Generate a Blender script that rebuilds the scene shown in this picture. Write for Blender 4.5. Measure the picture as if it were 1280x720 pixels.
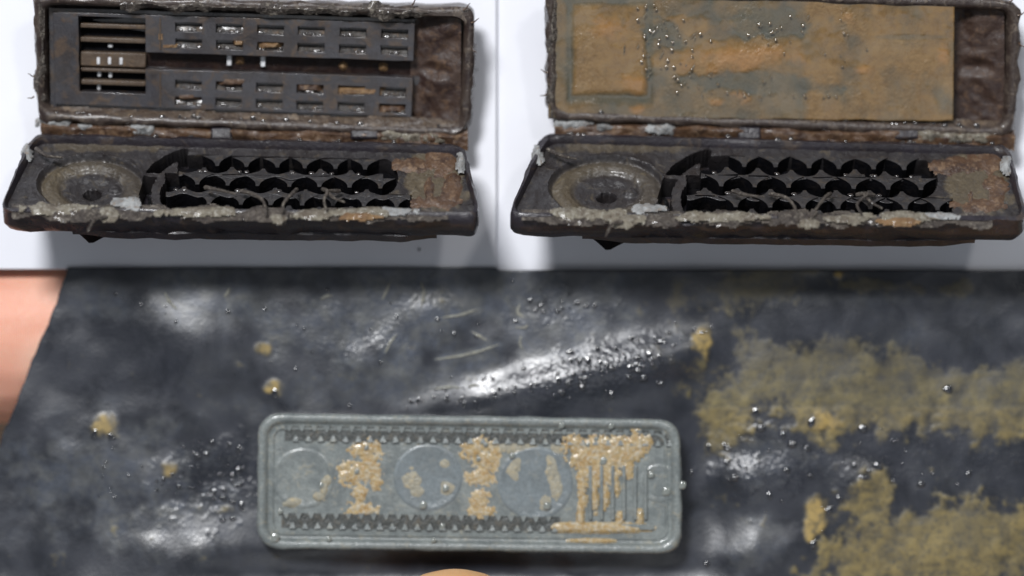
import bpy, bmesh, math, random
from mathutils import Vector, Matrix, noise

# ------------------------------------------------------------------ units
S = 6.25e-5            # metres per design unit (1280 units = 80 mm across)
D = 3200.0             # camera height above the paper, in design units (200 mm)
R = math.radians
random.seed(7)
for o in list(bpy.data.objects):
    bpy.data.objects.remove(o)
scn = bpy.context.scene
col = scn.collection

# ------------------------------------------------------------------ camera
cam_d = bpy.data.cameras.new('camera')
cam = bpy.data.objects.new('camera', cam_d)
col.objects.link(cam)
cam.location = (0, 0, D * S)
cam_d.sensor_width = 36
cam_d.lens = 36 * D / 1280
cam_d.clip_start = 0.005
cam_d.clip_end = 10
cam_d.dof.use_dof = True
cam_d.dof.focus_distance = (D - 108) * S
cam_d.dof.aperture_fstop = 9
scn.camera = cam

# ------------------------------------------------------------------ light
world = bpy.data.worlds.new('World')
scn.world = world
world.use_nodes = True
bg = world.node_tree.nodes['Background']
bg.inputs[0].default_value = (0.84, 0.91, 1.0, 1)
bg.inputs[1].default_value = 0.19

def area(name, direction, dist, size, power, colour):
    l = bpy.data.lights.new(name, 'AREA')
    l.shape = 'RECTANGLE'
    l.size = size[0]; l.size_y = size[1]
    l.energy = power
    l.color = colour
    o = bpy.data.objects.new(name, l)
    col.objects.link(o)
    d = Vector(direction).normalized()
    o.location = d * dist
    o.rotation_euler = d.to_track_quat('Z', 'Y').to_euler()
    return o
area('window_lamp', (-0.30, 0.60, 1.0), 0.55, (0.13, 0.08), 3.25, (0.98, 0.985, 1.0))
area('ceiling_lamp', (0.45, 0.55, 1.0), 0.6, (0.05, 0.05), 0.42, (1.0, 0.98, 0.95))

area('sheen_fill', (0.1, -0.50, 1.0), 0.6, (0.36, 0.22), 0.22, (0.95, 0.97, 1.0))  # unseen fill lamp, added to give the lids a wet sheen

scn.view_settings.view_transform = 'Standard'
scn.view_settings.look = 'None'
scn.view_settings.exposure = 0
scn.view_settings.gamma = 1
scn.render.engine = 'CYCLES'
scn.cycles.max_bounces = 8

# ------------------------------------------------------------------ maths
def sm(a, b, x):
    t = (x - a) / (b - a)
    t = 0 if t < 0 else 1 if t > 1 else t
    return t * t * (3 - 2 * t)
def fb(x, y, sc, octv=4, seed=0.0):
    return noise.fractal(Vector((x / sc, y / sc, seed)), 0.9, 2.1, octv)
def lerp(a, b, t):
    return a + (b - a) * t
def ell(x, y, cx, cy, rx, ry, ang=0.0):
    dx, dy = x - cx, y - cy
    if ang:
        c, s = math.cos(R(ang)), math.sin(R(ang))
        dx, dy = dx * c + dy * s, -dx * s + dy * c
    return 1 - math.sqrt((dx / rx) ** 2 + (dy / ry) ** 2)
def gau(x, y, cx, cy, rx, ry, ang=0.0):
    dx, dy = x - cx, y - cy
    if ang:
        c, s = math.cos(R(ang)), math.sin(R(ang))
        dx, dy = dx * c + dy * s, -dx * s + dy * c
    return math.exp(-(dx / rx) ** 2 - (dy / ry) ** 2)
def W(x, y, z):
    """point seen at picture position x,y standing at height z, metres"""
    k = 1 - z / D
    return Vector(((x - 640) * k * S, (360 - y) * k * S, z * S))

class Frame:
    """a tilted plane hinged on the line y = yh at height h0"""
    def __init__(s, yh, h0, tilt, kx=1, ox=0, ky=1, oy=0, rot=0.0):
        s.h0, s.t = h0, R(tilt)
        s.kx, s.ox, s.ky, s.oy = kx, ox, ky, oy
        s.Yh = (360 - (yh * ky + oy)) * (1 - h0 / D)
        s.c, s.s = math.cos(s.t), math.sin(s.t)
        s.n = Vector((0, -s.s, s.c))
        s.rot = Matrix.Rotation(s.t, 4, 'X')
    def __call__(s, x, y, w=0.0):
        X = x * s.kx + s.ox; Y = 360 - (y * s.ky + s.oy)
        v = (Y * (1 - s.h0 / D) - s.Yh) / (s.c + Y * s.s / D)
        z = s.h0 + v * s.s
        p = Vector(((X - 640) * (1 - z / D), s.Yh + v * s.c, z)) + s.n * w
        return p * S
    def mat(s, x, y, w=0.0, ang=0.0, sc=1.0):
        return Matrix.Translation(s(x, y, w)) @ s.rot @ Matrix.Rotation(R(ang), 4, 'Z') @ Matrix.Scale(sc, 4)

# ------------------------------------------------------------------ materials
def ntree(name):
    m = bpy.data.materials.new(name)
    m.use_nodes = True
    nt = m.node_tree
    return m, nt, nt.nodes['Principled BSDF']
def N(nt, typ, **kw):
    n = nt.nodes.new(typ)
    for k, v in kw.items():
        setattr(n, k, v)
    return n
def coords(nt):
    g = N(nt, 'ShaderNodeNewGeometry')
    v = N(nt, 'ShaderNodeVectorMath', operation='SCALE')
    v.inputs['Scale'].default_value = 1 / S
    nt.links.new(g.outputs['Position'], v.inputs[0])
    return v.outputs[0]
def tex(nt, co, size, detail=4, rough=0.55, dist=0.0, off=0.0):
    t = N(nt, 'ShaderNodeTexNoise')
    t.inputs['Scale'].default_value = 1 / size
    t.inputs['Detail'].default_value = detail
    t.inputs['Roughness'].default_value = rough
    t.inputs['Distortion'].default_value = dist
    if off:
        a = N(nt, 'ShaderNodeVectorMath', operation='ADD')
        a.inputs[1].default_value = (off, off * .7, off * 1.3)
        nt.links.new(co, a.inputs[0]); co = a.outputs[0]
    nt.links.new(co, t.inputs['Vector'])
    return t.outputs['Fac']
def ramp(nt, fac, a, b, lo=0.0, hi=1.0):
    r = N(nt, 'ShaderNodeMapRange')
    r.interpolation_type = 'SMOOTHSTEP'
    r.inputs['From Min'].default_value = a; r.inputs['From Max'].default_value = b
    r.inputs['To Min'].default_value = lo; r.inputs['To Max'].default_value = hi
    nt.links.new(fac, r.inputs['Value'])
    return r.outputs['Result']
def mix(nt, fac, a, b):
    m = N(nt, 'ShaderNodeMix', data_type='RGBA')
    for sock, v in ((m.inputs[0], fac), (m.inputs[6], a), (m.inputs[7], b)):
        if isinstance(v, (tuple, list)):
            sock.default_value = (*v, 1) if len(v) == 3 else v
        elif isinstance(v, (int, float)):
            sock.default_value = v
        else:
            nt.links.new(v, sock)
    return m.outputs[2]
def mul(nt, a, b, op='MULTIPLY'):
    m = N(nt, 'ShaderNodeMath', operation=op)
    for i, v in enumerate((a, b)):
        if isinstance(v, (int, float)):
            m.inputs[i].default_value = v
        else:
            nt.links.new(v, m.inputs[i])
    return m.outputs[0]
def attr(nt, name):
    return N(nt, 'ShaderNodeAttribute', attribute_name=name).outputs['Fac']
def bump(nt, p, h, strength, dist):
    b = N(nt, 'ShaderNodeBump')
    b.inputs['Strength'].default_value = strength
    b.inputs['Distance'].default_value = dist * S
    nt.links.new(h, b.inputs['Height'])
    nt.links.new(b.outputs[0], p.inputs['Normal'])

def grimy(name, c1, c2, c3, rough=(0.25, 0.55), size=30, bstr=0.5, bd=2.0, mudattr=False, thr=(0.5, 0.68), spec=0.5, coat=0.0):
    """plastic c1 with soft stains c2 and patchy dirt c3"""
    m, nt, p = ntree(name)
    co = coords(nt)
    n1 = tex(nt, co, size, 5, 0.6, 0.4)
    n2 = tex(nt, co, size * 0.45, 6, 0.65, 0.8, 37)
    n3 = tex(nt, co, 4.0, 3, 0.6, 0, 91)
    base = mix(nt, ramp(nt, n1, 0.38, 0.66), c1, c2)
    f = ramp(nt, n2, *thr)
    if mudattr:
        a = attr(nt, 'mud')
        f = mul(nt, f, 0.6)
        f = mul(nt, mul(nt, f, a, 'ADD'), 1.0, 'MINIMUM')
    base = mix(nt, f, base, c3)
    base = mix(nt, ramp(nt, n3, 0.35, 0.75, 0.0, 0.35), base, tuple(x * 0.35 for x in c1))
    if mudattr:
        base = mix(nt, attr(nt, 'groove_shade'), base, (0.005, 0.005, 0.006))  # recessed grooves painted near-black to stand for their shade
    nt.links.new(base, p.inputs['Base Color'])
    nt.links.new(ramp(nt, n2, 0.3, 0.7, rough[0], rough[1]), p.inputs['Roughness'])
    p.inputs['Specular IOR Level'].default_value = spec
    p.inputs['Coat Weight'].default_value = coat
    p.inputs['Coat Roughness'].default_value = 0.08
    h = mul(nt, n3, mul(nt, n2, 2.0), 'ADD')
    bump(nt, p, h, bstr, bd)
    return m

M = {}
M['plastic'] = grimy('dark_plastic', (0.024, 0.020, 0.027), (0.016, 0.012, 0.015), (0.060, 0.040, 0.028), size=45, coat=0.25, thr=(0.52, 0.72))
M['panel'] = grimy('slate_plastic', (0.044, 0.042, 0.048), (0.030, 0.024, 0.023), (0.072, 0.046, 0.029), size=40, bstr=0.3, coat=0.45, thr=(0.48, 0.68), rough=(0.25, 0.45))
M['wet'] = grimy('wet_plastic', (0.075, 0.068, 0.062), (0.05, 0.046, 0.046), (0.13, 0.085, 0.05), size=16, bstr=0.9, bd=2.2, rough=(0.2, 0.45), spec=0.5, coat=0.45)
M['brown'] = grimy('rusty_plastic', (0.058, 0.042, 0.034), (0.030, 0.019, 0.017), (0.135, 0.105, 0.080), size=24, bstr=0.35, coat=0.25)
M['bank'] = grimy('silt_brown', (0.050, 0.027, 0.018), (0.024, 0.011, 0.009), (0.10, 0.055, 0.030), size=26, bstr=0.4, coat=0.05, rough=(0.4, 0.7))
M['slat'] = grimy('tan_slat', (0.100, 0.072, 0.050), (0.075, 0.050, 0.034), (0.12, 0.075, 0.04), size=20, bstr=0.3)
M['base'] = grimy('base_plastic', (0.032, 0.029, 0.031), (0.022, 0.018, 0.018), (0.125, 0.098, 0.060), size=35, mudattr=True, coat=0.2, thr=(0.55, 0.75))
M['tooth'] = grimy('tooth_plastic', (0.030, 0.028, 0.030), (0.020, 0.018, 0.019), (0.05, 0.038, 0.028), size=20, coat=0.12, rough=(0.35, 0.55))
M['black'] = grimy('black_groove', (0.006, 0.006, 0.008), (0.004, 0.004, 0.005), (0.012, 0.010, 0.010), size=25, coat=0.0, spec=0.04, rough=(0.7, 0.95))
M['mud'] = grimy('tan_mud', (0.23, 0.135, 0.060), (0.16, 0.085, 0.038), (0.31, 0.205, 0.105), size=14, bstr=0.7, bd=3, rough=(0.3, 0.6), coat=0.2)
M['darkmud'] = grimy('brown_mud', (0.105, 0.058, 0.032), (0.050, 0.028, 0.020), (0.19, 0.120, 0.070), size=22, bstr=0.45, bd=2.5, rough=(0.25, 0.6), coat=0.3)
M['crust'] = grimy('pale_crust', (0.24, 0.215, 0.165), (0.12, 0.095, 0.07), (0.42, 0.40, 0.35), size=13, bstr=0.8, bd=3, rough=(0.3, 0.65), coat=0.15)
M['greycrust'] = grimy('grey_crust', (0.085, 0.070, 0.058), (0.040, 0.031, 0.028), (0.26, 0.23, 0.19), size=12, bstr=0.8, bd=3, rough=(0.3, 0.6), coat=0.15)
M['brownrim'] = grimy('brown_rim', (0.085, 0.062, 0.045), (0.05, 0.034, 0.026), (0.17, 0.12, 0.075), size=22, bstr=0.5, bd=2, rough=(0.2, 0.5), coat=0.4)
M['pale'] = grimy('pale_shred', (0.36, 0.37, 0.37), (0.20, 0.20, 0.20), (0.22, 0.18, 0.15), size=12, bstr=0.7, bd=2, rough=(0.3, 0.6))
M['hole_white'] = grimy('lit_hole_white', (0.72, 0.73, 0.75), (0.62, 0.62, 0.64), (0.5, 0.45, 0.4), size=20, bstr=0.2, thr=(0.6, 0.8))
M['deepbrown'] = grimy('deep_brown', (0.014, 0.006, 0.005), (0.007, 0.003, 0.003), (0.030, 0.015, 0.009), size=30, coat=0.0, spec=0.2)
M['ochre'] = grimy('ochre_mud', (0.44, 0.30, 0.085), (0.36, 0.235, 0.06), (0.52, 0.40, 0.16), size=12, bstr=0.5, bd=2, rough=(0.2, 0.5), coat=0.4)
M['orange'] = grimy('orange_mud', (0.43, 0.325, 0.165), (0.37, 0.235, 0.085), (0.48, 0.43, 0.33), size=11, bstr=0.45, bd=3, rough=(0.25, 0.5), coat=0.4, thr=(0.46, 0.62))
M['grey'] = grimy('grey_green_plastic', (0.215, 0.238, 0.232), (0.150, 0.170, 0.170), (0.29, 0.275, 0.215), size=26, bstr=0.4, bd=1.5, rough=(0.2, 0.4), thr=(0.52, 0.75), coat=0.6)
M['tan'] = grimy('tan_grime', (0.33, 0.31, 0.24), (0.26, 0.25, 0.20), (0.42, 0.35, 0.22), size=12, bstr=0.5)
M['scratch'] = grimy('pale_scratch', (0.30, 0.30, 0.26), (0.18, 0.18, 0.17), (0.42, 0.40, 0.30), size=9, bstr=0.5, coat=0.3)
M['pit'] = grimy('grey_pit', (0.065, 0.072, 0.070), (0.045, 0.049, 0.046), (0.11, 0.10, 0.08), size=20)
M['bluegrey'] = grimy('blue_grey_dish', (0.185, 0.215, 0.228), (0.155, 0.178, 0.185), (0.25, 0.25, 0.22), size=30, bstr=0.3, rough=(0.2, 0.4), thr=(0.55, 0.8), coat=0.3)

def paper_mat():
    m, nt, p = ntree('white_paper')
    co = coords(nt)
    base = mix(nt, ramp(nt, tex(nt, co, 220, 3), 0.3, 0.7), (0.79, 0.80, 0.85), (0.755, 0.765, 0.82))
    nt.links.new(base, p.inputs['Base Color'])
    p.inputs['Roughness'].default_value = 0.75
    p.inputs['Specular IOR Level'].default_value = 0.2
    bump(nt, p, tex(nt, co, 5, 4), 0.12, 0.6)
    return m
M['paper'] = paper_mat()
M['table'] = grimy('cream_table', (0.62, 0.58, 0.47), (0.56, 0.52, 0.42), (0.6, 0.55, 0.43), size=80, bstr=0.1)

def film_mat():
    m, nt, p = ntree('black_film')
    co = coords(nt)
    mud, dust_sheen, yel, wet = attr(nt, 'mud'), attr(nt, 'dust_sheen'), attr(nt, 'yellow'), attr(nt, 'wet')
    n1 = tex(nt, co, 60, 5, 0.6, 0.5)
    n2 = tex(nt, co, 9, 4, 0.6, 0.3, 50)
    n3 = tex(nt, co, 3.5, 2, 0.5, 0, 20)
    n4 = tex(nt, co, 22, 5, 0.65, 0.6, 70)
    base = mix(nt, ramp(nt, n1, 0.35, 0.65), (0.013, 0.015, 0.021), (0.022, 0.025, 0.035))
    grey = mix(nt, ramp(nt, n4, 0.35, 0.65), (0.085, 0.097, 0.122), (0.125, 0.130, 0.130))  # one grey for real dust and for the painted blue-grey sheen
    d = mul(nt, dust_sheen, ramp(nt, n2, 0.25, 0.75, 0.55, 1.0))
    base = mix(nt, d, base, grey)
    mudc = mix(nt, ramp(nt, n4, 0.3, 0.7), (0.120, 0.098, 0.038), (0.205, 0.165, 0.064))
    mudc = mix(nt, mul(nt, yel, 0.85), mudc, (0.36, 0.25, 0.075))
    mudc = mix(nt, ramp(nt, n2, 0.46, 0.68, 0.0, 0.75), mudc, (0.060, 0.055, 0.036))
    mudc = mix(nt, ramp(nt, n1, 0.42, 0.62, 0.0, 0.5), mudc, (0.075, 0.066, 0.040))
    base = mix(nt, mud, base, mudc)
    nt.links.new(base, p.inputs['Base Color'])
    r = ramp(nt, n1, 0.3, 0.7, 0.27, 0.42)
    r = mul(nt, r, mul(nt, mud, 0.30), 'ADD')
    r = mul(nt, r, mul(nt, wet, -0.10), 'ADD')
    nt.links.new(r, p.inputs['Roughness'])
    p.inputs['Specular IOR Level'].default_value = 0.7
    h = mul(nt, mul(nt, n2, 1.0), mul(nt, mul(nt, n3, 1.5), mul(nt, n4, 0.4), 'ADD'), 'ADD')
    g = mul(nt, mul(nt, tex(nt, co, 5.5, 2, 0.5, 0.2, 300), 0.95), wet)
    h = mul(nt, mul(nt, h, 0.14), g, 'ADD')
    bump(nt, p, h, 0.55, 2.6)
    return m
M['film'] = film_mat()

def membrane_mat():
    m, nt, p = ntree('muddy_membrane')
    co = coords(nt)
    mud, org = attr(nt, 'mud'), attr(nt, 'yellow')
    n1 = tex(nt, co, 40, 5, 0.6, 0.4)
    n2 = tex(nt, co, 10, 5, 0.6, 0.4, 33)
    n3 = tex(nt, co, 4, 3, 0.6, 0, 12)
    base = mix(nt, ramp(nt, n1, 0.35, 0.65), (0.070, 0.070, 0.052), (0.100, 0.082, 0.050))
    brown = mix(nt, ramp(nt, n2, 0.3, 0.7), (0.165, 0.092, 0.028), (0.215, 0.128, 0.044))
    base = mix(nt, mud, base, brown)
    base = mix(nt, ramp(nt, tex(nt, co, 45, 4, 0.6, 0.2, 140), 0.48, 0.68, 0.0, 0.4), base, (0.235, 0.165, 0.085))
    base = mix(nt, ramp(nt, tex(nt, co, 50, 4, 0.6, 0.1, 210), 0.52, 0.70, 0.0, 0.5), base, (0.075, 0.058, 0.036))
    base = mix(nt, mul(nt, org, 0.85), base, (0.34, 0.165, 0.052))
    nt.links.new(base, p.inputs['Base Color'])
    nt.links.new(ramp(nt, n2, 0.3, 0.7, 0.2, 0.4), p.inputs['Roughness'])
    p.inputs['Coat Weight'].default_value = 0.7
    p.inputs['Coat Roughness'].default_value = 0.1
    zone = ramp(nt, tex(nt, co, 60, 3, 0.5, 0, 400), 0.45, 0.62)
    bump(nt, p, mul(nt, mul(nt, n1, 1.5), mul(nt, n3, mul(nt, zone, 0.9)), 'ADD'), 0.6, 3.0)
    return m
M['membrane'] = membrane_mat()

def water_mat(name, c):
    """bead of water, tinted by what it wets"""
    m, nt, p = ntree(name)
    co = coords(nt)
    base = mix(nt, tex(nt, co, 12, 2), c, tuple(x * 0.7 for x in c))
    nt.links.new(base, p.inputs['Base Color'])
    p.inputs['Roughness'].default_value = 0.05
    p.inputs['IOR'].default_value = 1.9
    return m
M['water'] = water_mat('water_on_film', (0.022, 0.023, 0.028))
M['water_brown'] = water_mat('water_on_mud', (0.155, 0.105, 0.055))
M['water_glint'] = water_mat('water_glint', (0.20, 0.14, 0.075))
M['water_glint'].node_tree.nodes['Principled BSDF'].inputs['IOR'].default_value = 3.0
M['water_dark'] = water_mat('water_on_plastic', (0.045, 0.038, 0.036))
M['water_grey'] = water_mat('water_on_grey', (0.24, 0.26, 0.24))

def skin_mat(name, ca, cb):
    m, nt, p = ntree(name)
    co = coords(nt)
    n1 = tex(nt, co, 120, 3, 0.5, 0.2)
    n2 = tex(nt, co, 12, 4, 0.6)
    base = mix(nt, ramp(nt, n1, 0.35, 0.65), ca, cb)
    nt.links.new(base, p.inputs['Base Color'])
    p.inputs['Roughness'].default_value = 0.45
    p.inputs['Subsurface Weight'].default_value = 0.25
    p.inputs['Subsurface Radius'].default_value = (1.0, 0.4, 0.2)
    p.inputs['Subsurface Scale'].default_value = 0.0015
    wv = N(nt, 'ShaderNodeTexWave'); wv.inputs['Scale'].default_value = 1 / 9; wv.inputs['Distortion'].default_value = 6; wv.inputs['Detail'].default_value = 3
    nt.links.new(co, wv.inputs['Vector'])
    bump(nt, p, mul(nt, mul(nt, wv.outputs['Fac'], 0.5), n2, 'ADD'), 0.35, 2)
    return m
M['skin'] = skin_mat('skin', (0.74, 0.36, 0.255), (0.80, 0.47, 0.35))
M['warm_skin'] = skin_mat('warm_skin', (0.70, 0.39, 0.17), (0.78, 0.49, 0.26))
M['nail'] = grimy('nail', (0.70, 0.45, 0.34), (0.66, 0.40, 0.30), (0.72, 0.50, 0.38), size=60, bstr=0.1, rough=(0.2, 0.3))

# ------------------------------------------------------------------ objects
WM = {}
def link(name, data, mat=None, parent=None, mtx=None, label=None, cat=None, group=None, kind=None):
    o = bpy.data.objects.new(name, data)
    col.objects.link(o)
    mtx = mtx or Matrix()
    WM[o.name] = mtx
    if parent is not None:
        o.parent = parent
        o.matrix_basis = WM[parent.name].inverted() @ mtx
    else:
        o.matrix_basis = mtx
    if mat and data and not data.materials:
        data.materials.append(M[mat])
    for k, v in (('label', label), ('category', cat), ('group', group), ('kind', kind)):
        if v:
            o[k] = v
    return o
def empty(name, loc, label, cat, group=None):
    o = link(name, None, mtx=Matrix.Translation(loc), label=label, cat=cat, group=group)
    o.empty_display_size = 0.005
    return o
def mesh(name, verts, faces, mtx=None, smooth=True, attrs=None, angle=None, recalc=True):
    me = bpy.data.meshes.new(name)
    if mtx is not None:
        inv = mtx.inverted()
        verts = [inv @ Vector(v) for v in verts]
    me.from_pydata([tuple(v) for v in verts], [], faces)
    me.update()
    if recalc:
        bm = bmesh.new(); bm.from_mesh(me)
        bmesh.ops.recalc_face_normals(bm, faces=bm.faces)
        bm.to_mesh(me); bm.free()
    if smooth:
        me.polygons.foreach_set('use_smooth', [True] * len(me.polygons))
    if angle:
        me.set_sharp_from_angle(angle=R(angle))
    for k, vals in (attrs or {}).items():
        a = me.attributes.new(k, 'FLOAT', 'POINT')
        a.data.foreach_set('value', vals)
    return me
def put(name, verts, faces, mat, parent=None, smooth=True, attrs=None, bevel=0, angle=40, recalc=True, **kw):
    """verts in world metres; the object's origin sits at their centre"""
    c = sum((Vector(v) for v in verts), Vector()) / len(verts)
    mt = Matrix.Translation(c)
    me = mesh(name, verts, faces, mt, smooth, attrs, angle, recalc)
    o = link(name, me, mat, parent, mt, **kw)
    if bevel:
        b = o.modifiers.new('bevel', 'BEVEL')
        b.width = bevel * S; b.segments = 2; b.limit_method = 'ANGLE'; b.angle_limit = R(35)
    return o
def loft(loops, cap0=True, cap1=True):
    n = len(loops[0]); v = []; f = []
    for l in loops: v += l
    for i in range(len(loops) - 1):
        for j in range(n):
            k = (j + 1) % n
            f.append((i * n + j, i * n + k, (i + 1) * n + k, (i + 1) * n + j))
    if cap0: f.append(tuple(range(n))[::-1])
    if cap1: f.append(tuple(range((len(loops) - 1) * n, len(loops) * n)))
    return v, f
def rquad(q, rad, inset=0.0, nc=7, ne=26, wob=0.0, seed=0.0):
    """rounded quad outline in picture units; q = TL, TR, BR, BL"""
    cx = sum(p[0] for p in q) / 4; cy = sum(p[1] for p in q) / 4
    pts = []
    sg = ((1, 1), (-1, 1), (-1, -1), (1, -1))
    q = [Vector((p[0] + s[0] * inset, p[1] + s[1] * inset)) for p, s in zip(q, sg)]
    rad = max(rad - inset * 0.6, 3)
    for i in range(4):
        a, b, c = q[i - 1], q[i], q[(i + 1) % 4]
        p0 = b + (a - b).normalized() * rad; p1 = b + (c - b).normalized() * rad
        for k in range(nc + 1):
            t = k / nc
            pts.append(p0 * (1 - t) ** 2 + b * 2 * t * (1 - t) + p1 * t * t)
        nx = q[(i + 1) % 4] + (b - c).normalized() * rad
        for k in range(1, ne):
            pts.append(p1.lerp(nx, k / ne))
    if wob:
        out = []
        for p in pts:
            d = (p - Vector((cx, cy)))
            d = Vector((math.copysign(1, d.x) if abs(d.x) > 230 else 0, math.copysign(1, d.y)))
            out.append(p + d * wob * fb(p.x, p.y, 28, 4, seed))
        pts = out
    return pts
def box(L, x0, x1, y0, y1, w0, w1):
    v = [L(x, y, w) for w in (w0, w1) for x, y in ((x0, y0), (x1, y0), (x1, y1), (x0, y1))]
    f = [(3, 2, 1, 0), (4, 5, 6, 7), (0, 1, 5, 4), (1, 2, 6, 5), (2, 3, 7, 6), (3, 0, 4, 7)]
    return v, f
def patch(L, x0, x1, y0, y1, st, thick, wb=0.0, attrs=None):
    """lumpy layer: surface wherever thick(x,y) > 0"""
    nx = max(2, int((x1 - x0) / st)); ny = max(2, int((y1 - y0) / st))
    T = [[thick(x0 + (x1 - x0) * i / nx, y0 + (y1 - y0) * j / ny) for i in range(nx + 1)] for j in range(ny + 1)]
    idx = {}; v = []; f = []
    def vi(i, j):
        if (i, j) not in idx:
            idx[(i, j)] = len(v)
            x = x0 + (x1 - x0) * i / nx; y = y0 + (y1 - y0) * j / ny
            b = wb(x, y) if callable(wb) else wb
            v.append(L(x, y, b + max(T[j][i], -1.5)))
        return idx[(i, j)]
    for j in range(ny):
        for i in range(nx):
            if max(T[j][i], T[j][i + 1], T[j + 1][i], T[j + 1][i + 1]) > 0:
                f.append((vi(i, j), vi(i, j + 1), vi(i + 1, j + 1), vi(i + 1, j)))
    return v, f
def tube(pts, rad, n=8):
    pts = [Vector(p) for p in pts]; loops = []
    for i, p in enumerate(pts):
        t = (pts[min(i + 1, len(pts) - 1)] - pts[max(i - 1, 0)]).normalized()
        a = t.cross(Vector((0.13, 0.2, 1))).normalized(); b = t.cross(a)
        r = rad[i] if isinstance(rad, (list, tuple)) else rad
        loops.append([p + (a * math.cos(2 * math.pi * k / n) + b * math.sin(2 * math.pi * k / n)) * r for k in range(n)])
    return loft(loops)
def catmull(pts, n=6):
    P = [Vector(p) for p in pts]; P = [P[0] * 2 - P[1]] + P + [P[-1] * 2 - P[-2]]; out = []
    for i in range(1, len(P) - 2):
        for k in range(n):
            t = k / n
            out.append(0.5 * ((2 * P[i]) + (P[i + 1] - P[i - 1]) * t + (2 * P[i - 1] - 5 * P[i] + 4 * P[i + 1] - P[i + 2]) * t * t + (3 * P[i] - P[i - 1] - 3 * P[i + 1] + P[i + 2]) * t ** 3))
    out.append(P[-2])
    return out

# ================================================================== setting
FZ = 13.0         # level of the black film
def flat(z):
    return lambda x, y, w=0.0: W(x, y, z + w)
def wbox(x0, x1, y0, y1, z0, z1):
    v = [Vector(((x - 640) * S, (360 - y) * S, z * S)) for z in (z0, z1) for x, y in ((x0, y0), (x1, y0), (x1, y1), (x0, y1))]
    return v, [(3, 2, 1, 0), (4, 5, 6, 7), (0, 1, 5, 4), (1, 2, 6, 5), (2, 3, 7, 6), (3, 0, 4, 7)]
put('table_top', *wbox(-2600, 3900, -2400, 3200, -580, -540), 'table', kind='structure', bevel=6)
put('foam_board', *wbox(-500, 1700, -900, 250, -539.5, -7), 'paper', kind='structure', bevel=3)
put('paper_sheet', *wbox(-420, 620.5, -860, 336.5, 0.6, 8), 'paper', kind='structure', bevel=1)
put('paper_sheet', *wbox(560, 1660, -860, 339.5, -6, 0), 'paper', kind='structure', bevel=1)

# ================================================================== open emitters
LQ = ((40, -7), (595, 10), (588, 173), (43, 153))     # lid outline
BQ = ((38, 164), (581, 178), (603, 270), (-4, 264))    # base outline
def btop(x): return 164 + 14 * (x - 40) / 540
def bbot(x): return 264 + 6 * x / 600
def lmap(a, b):
    s, t = a / 560, b / 165
    x = lerp(lerp(LQ[0][0], LQ[1][0], s), lerp(LQ[3][0], LQ[2][0], s), t)
    y = lerp(lerp(LQ[0][1], LQ[1][1], s), lerp(LQ[3][1], LQ[2][1], s), t)
    return x, y

def grid_holes(L, xs, ys, hole, wtop):
    """plate with pockets: hole(a,b) gives pocket depth or 0; pocket floors are built too"""
    v = []; f = []; idx = {}
    def g(i, j, w):
        k = (i, j, w)
        if k not in idx:
            idx[k] = len(v)
            x, y = lmap(xs[i], ys[j])
            v.append(L(x + 0.9 * fb(x, y, 12, 3, 1), y + 0.9 * fb(x, y, 12, 3, 5), w + 1.3 * fb(x, y, 40, 2, 2)))
        return idx[k]
    nx, ny = len(xs) - 1, len(ys) - 1
    H = [[wtop - hole((xs[i] + xs[i + 1]) / 2, (ys[j] + ys[j + 1]) / 2) for i in range(nx)] for j in range(ny)]
    for j in range(ny):
        for i in range(nx):
            w = H[j][i]
            f.append((g(i, j, w), g(i, j + 1, w), g(i + 1, j + 1, w), g(i + 1, j, w)))
            if i + 1 < nx and H[j][i + 1] != w:
                o = H[j][i + 1]
                f.append((g(i + 1, j, w), g(i + 1, j + 1, w), g(i + 1, j + 1, o), g(i + 1, j, o)))
            if j + 1 < ny and H[j + 1][i] != w:
                o = H[j + 1][i]
                f.append((g(i, j + 1, w), g(i + 1, j + 1, w), g(i + 1, j + 1, o), g(i, j + 1, o)))
    return v, f

def bilerp(q, s, t):
    x = lerp(lerp(q[0][0], q[1][0], s), lerp(q[3][0], q[2][0], s), t)
    y = lerp(lerp(q[0][1], q[1][1], s), lerp(q[3][1], q[2][1], s), t)
    return x, y

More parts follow.
